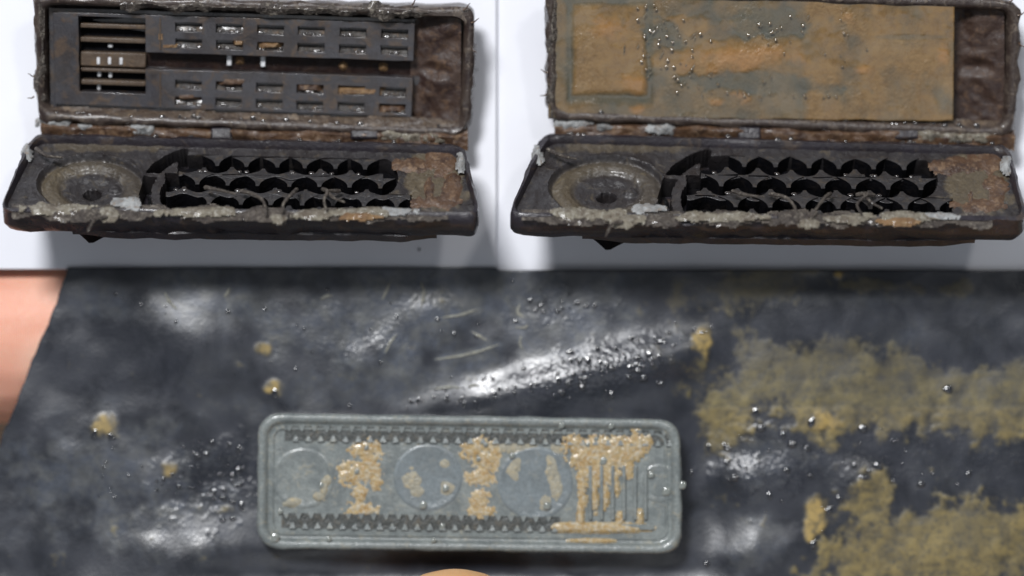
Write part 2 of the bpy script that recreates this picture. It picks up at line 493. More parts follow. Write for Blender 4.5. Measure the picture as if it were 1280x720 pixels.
def base_height(x, t, y):
    """height of the lower half's inner face"""
    w = -9.0
    e = math.sqrt(((x - 113) / 68) ** 2 + ((y - 224) / 36) ** 2)
    if e < 1.12:
        if e > 1.0:
            w = lerp(-6.0, -9.0, (e - 1.0) / 0.12)
        else:
            ring = -15 + 2.0 * math.sin(sm(0.62, 0.95, e) * math.pi)
            inner = -21 + 3 * sm(0.22, 0.5, e)
            w = lerp(inner, ring, sm(0.58, 0.66, e))
            w = lerp(w, -8.0, sm(0.93, 1.0, e))
            hole = math.sqrt(((x - 113) / 11) ** 2 + ((y - 228) / 6) ** 2)
            w -= 26 * (1 - sm(0.8, 1.1, hole))
            bump2 = math.sqrt(((x - 141) / 9) ** 2 + ((y - 224) / 5) ** 2)
            w += 4 * (1 - sm(0.6, 1.1, bump2))
    d = 0.0
    if 206 < x < 514:
        lo, hi = 0.185, 0.905
        if x > 478: lo2 = 0.66; 
        if lo < t < hi:
            d = 1.0
            if x > 478 and t < 0.655:      # rounded U-turn at the right
                e2 = math.sqrt(((x - 478) / 19) ** 2 + ((t - 0.415) / 0.24) ** 2)
                d = 1.0 if e2 < 1 else 0.0
            if x < 222 and t < 0.42:
                d = 0.0
    e3 = math.sqrt(((x - 246) / 66) ** 2 + ((t - 0.72) / 0.56) ** 2)
    if abs(e3 - 1) < 0.11 and x < 234 and t < 0.92 and not (0.42 < t < 0.47):
        d = 1.0
    e4 = math.sqrt(((x - 250) / 42) ** 2 + ((t - 0.72) / 0.30) ** 2)
    if abs(e4 - 1) < 0.2 and x < 230 and t < 0.92:
        d = 1.0
    w -= 30 * d
    w += 1.6 * fb(x, y, 14, 4, 3)
    return w, d

def open_emitter(kx, ox, ky, oy, z0, label, seed, covered):
    rnd = random.Random(seed)
    LF = Frame(160, z0 + 44, 14, kx, ox, ky, oy)
    BF = Frame(163, z0 + 46, -45, kx, ox, ky, oy)
    root = empty('drip_emitter', W(300 * kx + ox, 160 * ky + oy, z0), label, 'drip emitter')
    # ---------------- lid
    L = lambda q, w: [LF(p[0], p[1], w) for p in q]
    loops = [L(rquad(LQ, 26, 10), -44), L(rquad(LQ, 24, 1, wob=4, seed=seed), -34), L(rquad(LQ, 24, 0, wob=6, seed=seed + 1), -16),
             L(rquad(LQ, 24, 1, wob=5, seed=seed + 2), -3), L(rquad(LQ, 24, 5, wob=3, seed=seed + 3), 0), L(rquad(LQ, 24, 10, wob=2, seed=seed + 4), -1),
             L(rquad(LQ, 24, 14), -10), L(rquad(LQ, 24, 17), -34)]
    v, f = loft(loops)
    lid = put('lid', v, f, 'brown', root, angle=60)
    xs = [18, 24, 50, 56, 141, 152, 158]
    cols = [196, 248, 300, 352, 405, 458]
    for c in cols: xs += [c - 17, c, c + 17]
    xs += [483, 500]
    ys = [19, 24, 28]
    rows = [38, 59, 112, 133]
    for r in rows: ys += [r - 5.5, r + 5.5]
    ys += [72, 84, 93, 126, 143, 149]
    xs, ys = sorted(set(xs)), sorted(set(ys))
    def hole(a, b):
        if 56 < a < 141 and 28 < b < 126: return 17
        if 141 < a and 72 < b < 93: return 15
        if a > 483: return 14
        for c in cols:
            if abs(a - c) < 17 and any(abs(b - r) < 5.5 for r in rows): return 9
        if a < 24 or b < 24 or b > 143: return 4
        return 0
    v, f = grid_holes(LF, xs, ys, hole, -13)
    panel = put('slotted_panel', v, f, 'panel', root, bevel=3.4, angle=30)
    for b, h in ((41, 3), (59, 3.2), (84, 9.5), (98, 2.4), (114, 3.2)):
        x0, y0 = lmap(57, b); x1, y1 = lmap(140.5, b)
        hh = h * 155 / 165
        v = [LF(x, y + d, w) for w in (-31, -19) for x, y, d in ((x0, y0, -hh), (x1, y1, -hh), (x1, y1, hh), (x0, y0, hh))]
        put('slat', v, box(LF, 0, 1, 0, 1, 0, 1)[1], 'slat', panel, bevel=1.2)
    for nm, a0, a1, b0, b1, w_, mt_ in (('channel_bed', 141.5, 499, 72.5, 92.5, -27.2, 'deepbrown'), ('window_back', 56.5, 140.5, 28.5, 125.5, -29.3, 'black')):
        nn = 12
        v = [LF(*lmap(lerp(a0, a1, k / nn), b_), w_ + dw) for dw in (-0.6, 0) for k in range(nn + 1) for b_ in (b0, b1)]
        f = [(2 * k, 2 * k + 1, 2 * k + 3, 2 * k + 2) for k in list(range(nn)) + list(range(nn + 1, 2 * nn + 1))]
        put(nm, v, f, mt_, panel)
    for c in cols:
        for r in rows:
            v = []; f = []
            tl = rnd.uniform(3.0, 5.5); top = -15.4 - rnd.random()
            for k in range(9):
                for m_ in range(4):
                    a_ = c - 16.5 + 33 * k / 8; b_ = r - 1.5 + 6.8 * m_ / 3
                    x_, y_ = lmap(a_, b_)
                    v.append(LF(x_, y_, top - tl * (1 - m_ / 3) + 0.5 * fb(x_, y_, 5, 3, seed)))
            for k in range(8):
                for m_ in range(3):
                    q_ = 4 * k + m_
                    f.append((q_, q_ + 1, q_ + 5, q_ + 4))
            put('pocket_sill', v, f, 'wet', panel)
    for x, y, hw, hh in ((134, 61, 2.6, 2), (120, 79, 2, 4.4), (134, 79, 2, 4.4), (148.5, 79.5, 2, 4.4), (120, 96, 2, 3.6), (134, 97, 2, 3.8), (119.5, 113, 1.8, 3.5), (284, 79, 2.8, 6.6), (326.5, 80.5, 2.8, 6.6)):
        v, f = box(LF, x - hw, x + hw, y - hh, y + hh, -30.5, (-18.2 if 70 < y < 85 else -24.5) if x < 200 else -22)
        put('lit_hole_block', v, f, 'hole_white', panel, bevel=0.6)  # white blocks standing in for bright paper seen through holes
    for x, y in ((162, 80), (297, 80), (427, 87), (478, 88)):
        v, f = patch(LF, x - 10, x + 10, y - 8, y + 8, 1.5, lambda X, Y: 7 * ell(X, Y, x, y, 6, 6) + 1.5 * fb(X, Y, 5), -27.5)
        put('silt_grain', v, f, 'mud', panel)
    for a, b0, b1 in ((160, 27, 68), (160, 97, 141)):
        p0, p1 = lmap(a, b0), lmap(a, b1)
        v, f = tube([LF(*lmap(a, lerp(b0, b1, k / 6)), -12.5) for k in range(7)], 0.9 * S, 6)
        put('rib', v, f, 'slat', panel)
    # mud lying in some pockets of the lid
    for x, y, rx, ry in ((291, 104, 22, 6), (232, 123, 18, 5.5), (385, 112, 18, 6), (448, 117, 34, 6), (488, 139, 19, 5.5), (336, 59, 17, 5), (297, 56, 8, 5), (199, 48, 5, 7), (212, 60, 15, 3.5)):
        sd = rnd.random() * 90
        v, f = patch(LF, x - rx - 4, x + rx + 4, y - ry - 3, y + ry + 3, 1.6, lambda X, Y: 8.5 * min(1, 2.2 * (1 - max(abs(X - x) / rx, abs(Y - y) / ry)) + 0.35 * fb(X, Y, 9, 3, sd)), -21)
        put('mud_lump', v, f, 'mud' if rnd.random() < 0.6 else 'darkmud', panel)
    # silt bank along the right end and lower rim of the lid
    def bank(X, Y):
        e = sm(520, 575, X + 16 * fb(X, Y, 40, 3, seed))
        return 2 + 14 * e + 2.2 * fb(X, Y, 40, 3, seed + 5) - 9 * max(0, ell(X, Y, 545, 92, 22, 12))
    v, f = patch(LF, 512, 576, 22, 165, 1.8, bank, -28)
    put('silt_bank', v, f, 'bank', lid)
    def ledge(X, Y):
        yy = 149 + 20 * (X - 43) / 545
        return 11 * (1 - abs(Y - yy + 5) / 9) + 4 * fb(X * 0.35, Y, 16, 3, seed + 9)
    v, f = patch(LF, 62, 578, 134, 180, 1.8, ledge, -13)
    put('rim_silt', v, f, 'brownrim', lid)
    # torn crust along the upper rim
    def crust(X, Y):
        yy = -1 + 17 * (X - 40) / 555
        return 4.5 * (1 - abs(Y - yy - 2 - 4 * fb(X, 3, 40, 3, seed)) / max(2, 5 + 7 * fb(X, 7, 35, 3, seed + 2))) + 1.5 * fb(X, Y, 16, 3, seed)
    if not covered:
        v, f = patch(LF, 150, 540, -12, 34, 1.6, crust, -3)
        put('rim_crust', v, f, 'greycrust', lid)
    # ragged left wall flake
    v, f = patch(LF, 34, 64, 4, 150, 1.7, lambda X, Y: 3 * (1 - abs(X - 49 - 5 * fb(Y, 1, 40, 3, seed)) / 4) + 3 * fb(X, Y * 0.5, 20, 3, seed + 4), -3)
    put('rim_crust', v, f, 'greycrust', lid)
    for x0, y0, x1, y1 in ((515, 6, 521, -4), (579, 12, 588, 4), (589, 28, 599, 23), (44, 95, 36, 92), (43, 120, 35, 123), (590, 60, 596, 66)):
        pts = [LF(lerp(x0, x1, k / 5), lerp(y0, y1, k / 5) + math.sin(k), 2 + k * 0.6) for k in range(6)]
        v, f = tube(pts, [S * (1.1 - 0.14 * k) for k in range(6)], 6)
        put('fibre', v, f, 'darkmud', lid)
    # ---------------- hinge
    def hs(X, Y):
        yy = 160 + 14 * (X - 45) / 535
        return 8 * (1 - abs(Y - yy) / 11) + 5 * fb(X * 0.45, Y, 17, 3, seed + 14)
    HF = Frame(160, z0 + 34, -8, kx, ox, ky, oy)
    v, f = patch(HF, 52, 585, 144, 188, 1.8, hs, 0)
    hinge = put('hinge_strip', v, f, 'darkmud', root)
    for x0, x1, y in ((264, 291, 168), (438, 474, 167)):
        v, f = box(HF, x0, x1, y - 8, y + 8, -6, 8)
        put('hinge_tab', v, f, 'plastic', hinge, bevel=3)
    for x, y, rx, ry in ((72, 155, 22, 6), (178, 162, 16, 6), (110, 160, 10, 3), (487, 169, 14, 6), (516, 172, 12, 5), (545, 172, 16, 5)):
        sd = rnd.random() * 50
        v, f = patch(HF, x - rx - 5, x + rx + 5, y - ry - 5, y + ry + 5, 1.4, lambda X, Y: 5 * (ell(X, Y, x, y, rx, ry) + 0.6 * fb(X, Y, 9, 4, sd)), 6)
        put('torn_shred', v, f, 'pale' if x < 200 else 'crust', hinge)
    # ---------------- base
    L = lambda q, w: [BF(p[0], p[1], w) for p in q]
    bw = dict(nc=7, ne=30)
    loops = [L(rquad(BQ, 20, 9, **bw), -44), L(rquad(BQ, 18, 3, wob=4, seed=seed + 21, **bw), -36), L(rquad(BQ, 18, 1, wob=4, seed=seed + 22, **bw), -22), L(rquad(BQ, 18, 0, wob=4, seed=seed + 23, **bw), -8),
             L(rquad(BQ, 18, 2, wob=3, seed=seed + 24, **bw), -1), L(rquad(BQ, 18, 5, wob=2, seed=seed + 25, **bw), 0), L(rquad(BQ, 18, 8, **bw), -6), L(rquad(BQ, 18, 9, **bw), -38)]
    v, f = loft(loops)
    base = put('base', v, f, 'plastic', root, angle=60)
    IQ = [(p[0] + s[0] * 6, p[1] + s[1] * 6) for p, s in zip(BQ, ((1, 1), (-1, 1), (-1, -1), (1, -1)))]
    nx, ny = 400, 84
    v = []; f = []; mudv = []; pit = []
    for j in range(ny + 1):
        for i in range(nx + 1):
            x, y = bilerp(IQ, i / nx, j / ny)
            t = (y - btop(x)) / (bbot(x) - btop(x))
            w, d = base_height(x, t, y)
            v.append(BF(x, y, w))
            e = math.sqrt(((x - 113) / 68) ** 2 + ((y - 224) / 36) ** 2)
            m = 0.7 * sm(0.5, 0.68, e) * (1 - sm(0.9, 0.97, e)) * (0.72 - 0.35 * (x - 113) / 68)
            m += 0.8 * sm(0.0, 0.3, ell(x, y, 545, 215, 42, 55, -20) + 0.5 * fb(x, y, 22, 4, 8))
            m += 0.5 * sm(0.1, 0.4, ell(x, y, 130, 176, 110, 9) + 0.6 * fb(x, y, 18, 4, 4))
            pit.append(1.0 if d > 0.2 else 0.0)
            mudv.append(max(0, min(1, m)) * (1 - d) * 0.9)
    for j in range(ny):
        for i in range(nx):
            k = j * (nx + 1) + i
            f.append((k, k + nx + 1, k + nx + 2, k + 1))
    plate = put('labyrinth_plate', v, f, 'base', root, attrs={'mud': mudv, 'groove_shade': pit}, angle=50)
    # black plate: deep shade of the labyrinth put in as colour
    q = [(207, 0.19), (500, 0.19), (512, 0.90), (207, 0.90)]
    v = [BF(x, lerp(btop(x), bbot(x), t), -37) for x, t in q]
    v += [BF(x, lerp(btop(x), bbot(x), t), -31) for x, t in q]
    put('channel_floor', v, box(BF, 0, 1, 0, 1, 0, 1)[1], 'black', plate)
    def yat(x, t): return lerp(btop(x), bbot(x), t)
    for t, x0, x1 in ((0.415, 222, 479), (0.66, 206, 513)):
        p = [BF(lerp(x0, x1, k / 10), yat(lerp(x0, x1, k / 10), t)) for k in range(11)]
        v = []; f = []
        for k in range(81):
            x = lerp(x0, x1, k / 80); y = yat(x, t)
            if t < 0.5:
                h = 3.4 + 1.7 * math.cos(2 * math.pi * (x - 251) / 37.5)
            else:
                h = 3.2; y -= 2.2 * math.cos(2 * math.pi * (x - 228) / 38.4)
            v += [BF(x, y - h, -34), BF(x, y - h, -10), BF(x, y + h, -10), BF(x, y + h, -34)]
        for k in range(80):
            for m_ in range(3):
                a = 4 * k + m_
                f.append((a, a + 1, a + 5, a + 4))
        f += [(0, 1, 2, 3), (320, 323, 322, 321)]
        wl = put('channel_wall', v, f, 'tooth', plate, bevel=1.0)
        wl.data.materials.append(M['black'])  # wall sides coloured black as groove shade
        for p_ in wl.data.polygons:
            nz = abs(p_.normal.dot(BF.n))
            p_.material_index = 0 if nz > 0.6 else 1
    # zigzag teeth, one shared shape each way
    def tooth_mesh(ln, w0, w1, pw, lo=0.0):
        """cusp with hollow flanks, so that the gaps between teeth read as arches"""
        out = []
        for k in range(6):
            l = ln * k / 5
            out.append((w1 + (w0 - w1) * (1 - k / 5) ** pw, -l, 25 - lo * k / 5))
        ring = out + [(-x_, y_, z_) for x_, y_, z_ in reversed(out)]
        n_ = len(ring)
        vv = [(x_, y_, 0) for x_, y_, z_ in ring] + ring
        ff = [tuple(range(n_))] + [(n_ + k, n_ + k + 1, 2 * n_ - 2 - k, 2 * n_ - 1 - k) for k in range(n_ // 2 - 1)]
        ff += [(k, (k + 1) % n_, n_ + (k + 1) % n_, n_ + k) for k in range(n_)]
        me = mesh('tooth', [Vector(p) * S for p in vv], ff, smooth=True, angle=35)
        me.materials.append(M['tooth']); me.materials.append(M['black'])
        for p_ in me.polygons:
            p_.material_index = 0 if p_.center.z > 18 * S else 1  # flanks get the painted black of the groove, tops stay plastic
        return me
    up = tooth_mesh(17, 18, 2.2, 2.4, 1); dn = tooth_mesh(13, 11, 1.8, 1.4, 1)
    for t0, t1, xc in ((0.185, 0.415, [253 + 37 * k for k in range(6)]), (0.43, 0.66, [228 + 38.2 * k for k in range(7)]), (0.675, 0.905, [243 + 39 * k for k in range(7)])):
        for k, x in enumerate(xc):
            jx = rnd.uniform(-1, 1)
            xu = x + 18.7
            o = link('tooth', up, 'tooth', plate, BF.mat(xu + jx, yat(xu, t0) - 0.5, -35, rnd.uniform(-4, 4), kx * rnd.uniform(0.94, 1.06)))
            o = link('tooth', dn, 'tooth', plate, BF.mat(x + jx, yat(x, t1) + 0.5, -35, 180 + rnd.uniform(-4, 4), kx * rnd.uniform(0.94, 1.06)))
    # crusts and shreds along the front rim
    def front(X, Y):
        yy = 262 + 5 * X / 600 + 3 * fb(X, 9, 60, 3, seed + 30)
        amp = sm(10, 60, X) * (1 - 0.35 * sm(440, 560, X)) * (0.25 + 0.75 * sm(-0.25, 0.25, fb(X, 5, 55, 3, seed + 40)))
        return amp * (4.5 * (1 - abs(Y - yy) / max(2, 6 + 4 * fb(X, 4, 40, 3, seed + 31))) + 4 * fb(X * 0.6, Y, 20, 3, seed + 32))
    v, f = patch(BF, 14, 560, 244, 280, 1.6, front, -3)
    put('front_crust', v, f, 'greycrust', base)
    for x, y, rx, ry, m_ in ((80, 261, 50, 6, 'crust'), (158, 255, 20, 6, 'pale'), (138, 269, 16, 8, 'crust'), (250, 265, 52, 5, 'crust'), (330, 266, 24, 9, 'greycrust'), (395, 268, 26, 6, 'crust'), (455, 265, 46, 5, 'crust'), (495, 264, 28, 4, 'pale'), (452, 271, 28, 4, 'mud'), (345, 273, 10, 5, 'crust')):
        sd = rnd.random() * 70
        v, f = patch(BF, x - rx - 6, x + rx + 6, y - ry - 6, y + ry + 6, 1.5, lambda X, Y: 4 * min(0.8, ell(X, Y, x, y, rx, ry) + 0.6 * fb(X * 0.6, Y, 12, 4, sd)), 1)
        put('crust_flake', v, f, m_, base)
    strands = [[(402, 240, 3), (412, 247, 12), (404, 256, 10), (409, 266, 6)], [(300, 240, 0), (318, 250, 10), (330, 262, 12), (334, 276, 6)], [(372, 240, 2), (366, 252, 12), (355, 262, 10), (350, 272, 8)],
               [(132, 272, 4), (118, 280, 8), (112, 290, 2)], [(258, 238, 4), (275, 247, 12), (296, 250, 12)], [(424, 238, -2), (412, 244, 8), (418, 254, 10), (432, 258, 5)], [(45, 186, 2), (60, 198, 6), (78, 198, 3)]]
    for st in strands:
        pts = catmull([BF(x + rnd.uniform(-2, 2), y + rnd.uniform(-2, 2), w) for x, y, w in st], 5)
        v, f = tube(pts, [S * lerp(2.6, 1.1, k / len(pts)) * (1 + 0.35 * fb(k * 3, 0, 5, 2, seed)) for k in range(len(pts))], 7)
        put('torn_strand', v, f, 'greycrust', base)
    # rusty clumps at the right end
    for x, y, rx, ry in ((515, 200, 24, 9), (550, 192, 22, 16), (565, 230, 12, 26), (545, 246, 26, 9), (536, 238, 5, 18)):
        sd = rnd.random() * 70
        v, f = patch(BF, x - rx - 8, x + rx + 8, y - ry - 8, y + ry + 8, 1.6, lambda X, Y: 4 * min(0.7, ell(X, Y, x, y, rx, ry) + 0.6 * fb(X, Y, 18, 4, sd)), -9)
        put('rust_clump', v, f, 'darkmud', base)
    # pale chip at the right corner and back corner at the left
    for x, y, rx, ry, w in ((577, 200, 6, 13, -3), (33, 188, 6, 11, -4)):
        v, f = patch(BF, x - rx - 5, x + rx + 5, y - ry - 5, y + ry + 5, 1.5, lambda X, Y: 8 * min(0.7, ell(X, Y, x, y, rx, ry) + 0.4 * fb(X, Y, 10, 4, seed)), w)
        put('pale_chip', v, f, 'pale', base)
    # lower lip and the inlet nub below the front wall
    v = []; f = []
    nl = 60
    for k in range(nl + 1):
        x = lerp(85, 545, k / nl); y = 265 + 5 * (x - 85) / 460
        h = max(0.5, (8 + 3 * fb(x, 1, 40, 4, seed)) * sm(85, 150, x) * (1 - sm(500, 545, x)))
        v += [BF(x, y - 12, -46), BF(x, y - 8, -30), BF(x, y - 7 + h * 0.6, -36), BF(x, y - 8 + h * 0.6, -47)]
    for k in range(nl):
        for m_ in range(4):
            a, b = 4 * k + m_, 4 * k + (m_ + 1) % 4
            f.append((a, b, b + 4, a + 4))
    f += [(0, 1, 2, 3), (4 * nl + 3, 4 * nl + 2, 4 * nl + 1, 4 * nl)]
    put('lower_lip', v, f, 'plastic', base)
    nub = [[W((113 + 30 * r_ * math.cos(2 * math.pi * k / 18) * (1.0 + 0.3 * math.cos(2 * math.pi * k / 18))) * kx + ox, (yy + 6 * r_ * math.sin(2 * math.pi * k / 18)) * ky + oy, zz) for k in range(18)]
           for r_, yy, zz in ((1.0, 282, z0 + 118), (0.95, 287, z0 + 104), (0.6, 293, z0 + 92), (0.3, 299, z0 + 82), (0.12, 303, z0 + 76))]
    v, f = loft(nub)
    put('inlet_nub', v, f, 'black', base)
    # water beads on the wet rims
    bead = bead_mesh()
    spots = [(rnd.uniform(70, 560), 0) for _ in range(26)]
    for x, _ in spots:
        y = 142 + 20 * (x - 43) / 545 + rnd.uniform(-3, 3)
        link('water_bead', bead, None, lid, LF.mat(x, y, -6 + rnd.uniform(0, 3), rnd.uniform(0, 180), rnd.uniform(0.4, 1.1)))
    for _ in range(34):
        x = rnd.uniform(60, 560)
        link('water_bead', bead, None, hinge, HF.mat(x, 172 + 12 * (x - 45) / 535 + rnd.uniform(-4, 3), 8, rnd.uniform(0, 180), rnd.uniform(0.4, 1.0)))
    for c in cols:
        for r in rows:
            for q_ in range(3):
                x, y = lmap(c + rnd.uniform(-14, 14), r + 4.5 + rnd.uniform(-1, 1))
                link('water_bead', bead, None, panel, LF.mat(x, y, -14.5, rnd.uniform(-20, 20), rnd.uniform(0.4, 0.8)))
    for t, x0, x1 in ((0.415, 230, 478), (0.66, 215, 500)):
        for _ in range(9):
            x = rnd.uniform(x0, x1)
            link('water_bead', bead, None, plate, BF.mat(x, yat(x, t - 0.04), -10, rnd.uniform(-20, 20), rnd.uniform(0.5, 0.9)))
    return root, LF, BF

_bead = {}
def cap_mesh(name, ax, ay, slope, sd=0.0):
    """flat irregular water bead: a shallow dome"""
    v = [(0, 0, ax * slope / 2)]; f = []
    n, rings = 14, 5
    for j in range(1, rings + 1):
        r = j / rings
        for k in range(n):
            t = 2 * math.pi * k / n
            q = 1 + 0.55 * noise.noise(Vector((math.cos(t) * 0.9, math.sin(t) * 0.9, sd)))
            v.append((ax * q * r * math.cos(t), ay * q * r * math.sin(t), ax * slope / 2 * (1 - r * r) - (0.15 if j == rings else 0)))
    for k in range(n):
        f.append((0, 1 + k, 1 + (k + 1) % n))
    for j in range(rings - 1):
        for k in range(n):
            a_, b_ = 1 + j * n + k, 1 + j * n + (k + 1) % n
            f.append((a_, a_ + n, b_ + n, b_))
    return mesh(name, [Vector(p) * S for p in v], f, recalc=False)
def bead_mesh(mat='water_dark', slope=0.8):
    if mat not in _bead:
        _bead[mat] = cap_mesh('bead', 4.6, 3.8, slope)
        _bead[mat].materials.append(M[mat])
    return _bead[mat]

open_emitter(1, 0, 1, 0, 8, 'opened dark drip emitter with bare slotted lid and louvre window, upper left', 3, False)
rootR, LR, BR_ = open_emitter(1.078, 637, 1.065, -11, 0, 'opened dark drip emitter whose lid is covered by a brown membrane, upper right', 17, True)

# ---------------- muddy membrane lying in the right lid
def membrane():
    nx, ny = 300, 110
    v = []; f = []; mud = []; org = []
    rnd = random.Random(5)
    for j in range(ny + 1):
        for i in range(nx + 1):
            s, t = i / nx, j / ny
            x = lerp(lerp(688, 1194, s), lerp(686, 1192, s), t) + (1.5 * fb(0, t * 100, 20, 2, 5) if i == 0 else 0)
            y = lerp(-24, lerp(147, 152, s), t) + 1.2 * fb(s * 500, 0, 40, 3, 6) * t
            X = (x - 637) / 1.078; Y = (y + 11) / 1.065
            w = -3.0 + 1.2 * fb(x, y, 60, 3, 1) + 0.35 * fb(x, y, 22, 3, 2)
            # the lid's window and bars press through
            fr = max(abs(x - 762) / 52, abs(y - 62) / 64)
            w -= 1.1 * math.exp(-((fr - 0.93) / 0.09) ** 2) * (0.4 + 0.6 * sm(20, 110, y))
            m = 0.38 + 0.45 * fb(x, y, 50, 4, 11) + 0.2 * fb(x, y, 14, 3, 15)
            m += 0.7 * (1 - sm(0.75, 1.0, fr))
            m += 0.8 * sm(0.0, 0.4, ell(x, y, 910, 72, 110, 24, -4) + 0.4 * fb(x, y, 26, 4, 3))
            m += 0.6 * sm(998, 1014, x + 3 * fb(x, y, 14, 3, 7)) * sm(-0.6, 0.3, fb(x, y, 40, 4, 7) + 0.2)
            m += 0.6 * sm(0.0, 0.4, ell(x, y, 860, 32, 60, 14) + 0.4 * fb(x, y, 20, 4, 9))
            m -= 0.9 * sm(0.0, 0.5, ell(x, y, 830, 42, 36, 20, 20) + 0.5 * fb(x, y, 18, 4, 12))
            m -= 0.8 * sm(0.0, 0.5, ell(x, y, 960, 30, 60, 26) + 0.5 * fb(x, y, 22, 4, 13))
            m -= 0.7 * sm(0.0, 0.5, ell(x, y, 950, 104, 130, 16, 3) + 0.5 * fb(x, y, 22, 4, 14))
            m -= 0.8 * math.exp(-((fr - 0.95) / 0.1) ** 2)
            m -= 0.5 * sm(0.0, 0.5, ell(x, y, 1140, 47, 60, 5))
            o = 0.7 * sm(-0.1, 0.8, ell(x, y, 925, 74, 85, 19, -4) + 0.45 * fb(x, y, 18, 4, 21))
            for cx, cy, rx, ry in ((922, 118, 10, 7), (932, 126, 8, 8), (797, 137, 11, 7), (1060, 22, 9, 7), (1078, 88, 14, 7), (898, 128, 12, 6), (1180, 68, 9, 14), (760, 35, 26, 16), (795, 105, 22, 14)):
                o += 0.6 * sm(-0.2, 0.9, ell(x, y, cx, cy, rx, ry) + 0.5 * fb(x, y, 9, 3, cx * .1))
            w += 1.1 * max(0, min(1, o)) + 0.6 * max(0, min(1, m))
            v.append(LR((x - 637) / 1.078, (y + 11) / 1.065, w))
            mud.append(max(0, min(1, m))); org.append(max(0, min(1, o)))
    for j in range(ny):
        for i in range(nx):
            k = j * (nx + 1) + i
            f.append((k, k + nx + 1, k + nx + 2, k + 1))
    o = put('rubber_membrane', v, f, 'membrane', attrs={'mud': mud, 'yellow': org}, angle=60, label='brown mud-smeared membrane lying across the lid of the upper right emitter', cat='membrane')
    sd = o.modifiers.new('thickness', 'SOLIDIFY'); sd.thickness = 3.5 * S; sd.offset = -1
    bead = bead_mesh('water_glint', 0.72)
    for cx, cy, rx, ry, n, s0 in ((820, 45, 26, 34, 34, 0.55), (830, 80, 22, 18, 26, 0.6), (900, 40, 70, 20, 26, 0.55), (880, 105, 40, 14, 22, 0.6), (975, 35, 40, 30, 22, 0.55), (960, 120, 50, 5, 18, 0.5), (1060, 60, 18, 26, 14, 0.5), (1040, 122, 16, 3, 6, 0.6), (790, 12, 60, 8, 8, 0.5)):
        for _ in range(int(n * 0.5)):
            x, y = rnd.gauss(cx, rx * 0.75), rnd.gauss(cy, ry * 0.5)
            link('water_bead', bead, None, o, LR.mat((x - 637) / 1.078, (y + 11) / 1.065, 0.4, rnd.uniform(40, 90), s0 * (0.45 + 0.55 * rnd.random() ** 2)))
    # short pale scrapes of dried scale
    for _ in range(30):
        x, y = (rnd.gauss(835, 34), rnd.gauss(68, 36)) if rnd.random() < 0.45 else (rnd.uniform(780, 1060), rnd.uniform(4, 126))
        if not (700 < x < 1180 and -5 < y < 140): continue
        ln = 1.5 + 6 * rnd.random() ** 2; an = R(rnd.uniform(35, 110))
        pts = [LR((x + ln * q * math.cos(an) + 0.6 * rnd.random() - 637) / 1.078, (y - ln * q * math.sin(an) + 11) / 1.065, 0.2) for q in (-1, -0.4, 0.3, 1)]
        v, f = tube(pts, [S * r_ for r_ in (0.25, 0.55, 0.6, 0.2)], 6)
        put('scale_scrape', v, f, 'crust', o)
    return o
membrane()

# grit on the paper
def grit(x, y, r, label):
    sd = x * 0.1
    loops = [[W(x + r * q * math.cos(2 * math.pi * k / 10) * (1 + 0.3 * fb(k, q, 2, 2, sd)), y + r * 0.8 * q * math.sin(2 * math.pi * k / 10), z) for k in range(10)] for q, z in ((1, 8.1), (0.8, 10.0), (0.3, 11.2))]
    v, f = loft(loops)
    put('grit_speck', v, f, 'plastic', label=label, cat='grit', group='grit on the left paper')
grit(524, 312, 2.2, 'dark grit speck in the shadow under the upper left emitter')
grit(596, 87, 1.3, 'tiny grit speck on white paper right of the bare slotted lid')
# ================================================================== black film
def film_edge(y):
    pts = [(290, 99), (337, 84), (380, 70), (405, 60), (420, 53), (440, 45), (470, 32), (510, 18), (545, 3), (600, -16), (800, -90)]
    for (ya, xa), (yb, xb) in zip(pts, pts[1:]):
        if y <= yb:
            return lerp(xa, xb, (y - ya) / (yb - ya))
    return pts[-1][1]
def film_z(x, y):
    z = FZ
    # crease ridges; their upper faces catch the window
    z += 15 * math.exp(-(((y - (530 - 0.235 * (x - 480))) / (26 + 6 * sm(500, 800, x))) ** 2)) * sm(430, 720, x) * (1 - sm(840, 930, x))
    z += 10 * gau(x, y, 245, 425, 62, 56, 8)
    z += 15 * gau(x, y, 225, 722, 130, 66, -12)
    z += 14 * gau(x, y, 940, 715, 70, 48, -20)
    z += 4 * gau(x, y, 690, 425, 60, 34, -10)
    z += 8 * gau(x, y, 930, 600, 60, 28) + 7 * gau(x, y, 1070, 600, 26, 30, 30) + 3 * gau(x, y, 470, 452, 80, 28, -8) + 4 * gau(x, y, 540, 395, 60, 26, -14)
    z -= 15 * gau(x, y, 880, 600, 46, 130)
    z -= 10 * gau(x, y, 600, 715, 330, 20)
    z += 3.5 * fb(x, y, 140, 3, 2.2) + 1.3 * fb(x, y, 60, 2, 5.1)
    z += 0.9 * (1 - abs(fb(x + y * 0.6, y * 1.2, 190, 2, 9.3))) ** 6 * sm(-0.1, 0.5, fb(x, y, 200, 2, 4.4))
    return z
SPOTS = [(130, 533, 19, 19), (343, 484, 14, 12), (330, 437, 11, 9), (210, 588, 13, 13), (879, 424, 17, 22), (1030, 526, 24, 16), (1021, 640, 17, 26), (1012, 662, 10, 22), (1048, 343, 8, 6), (345, 482, 8, 8)]
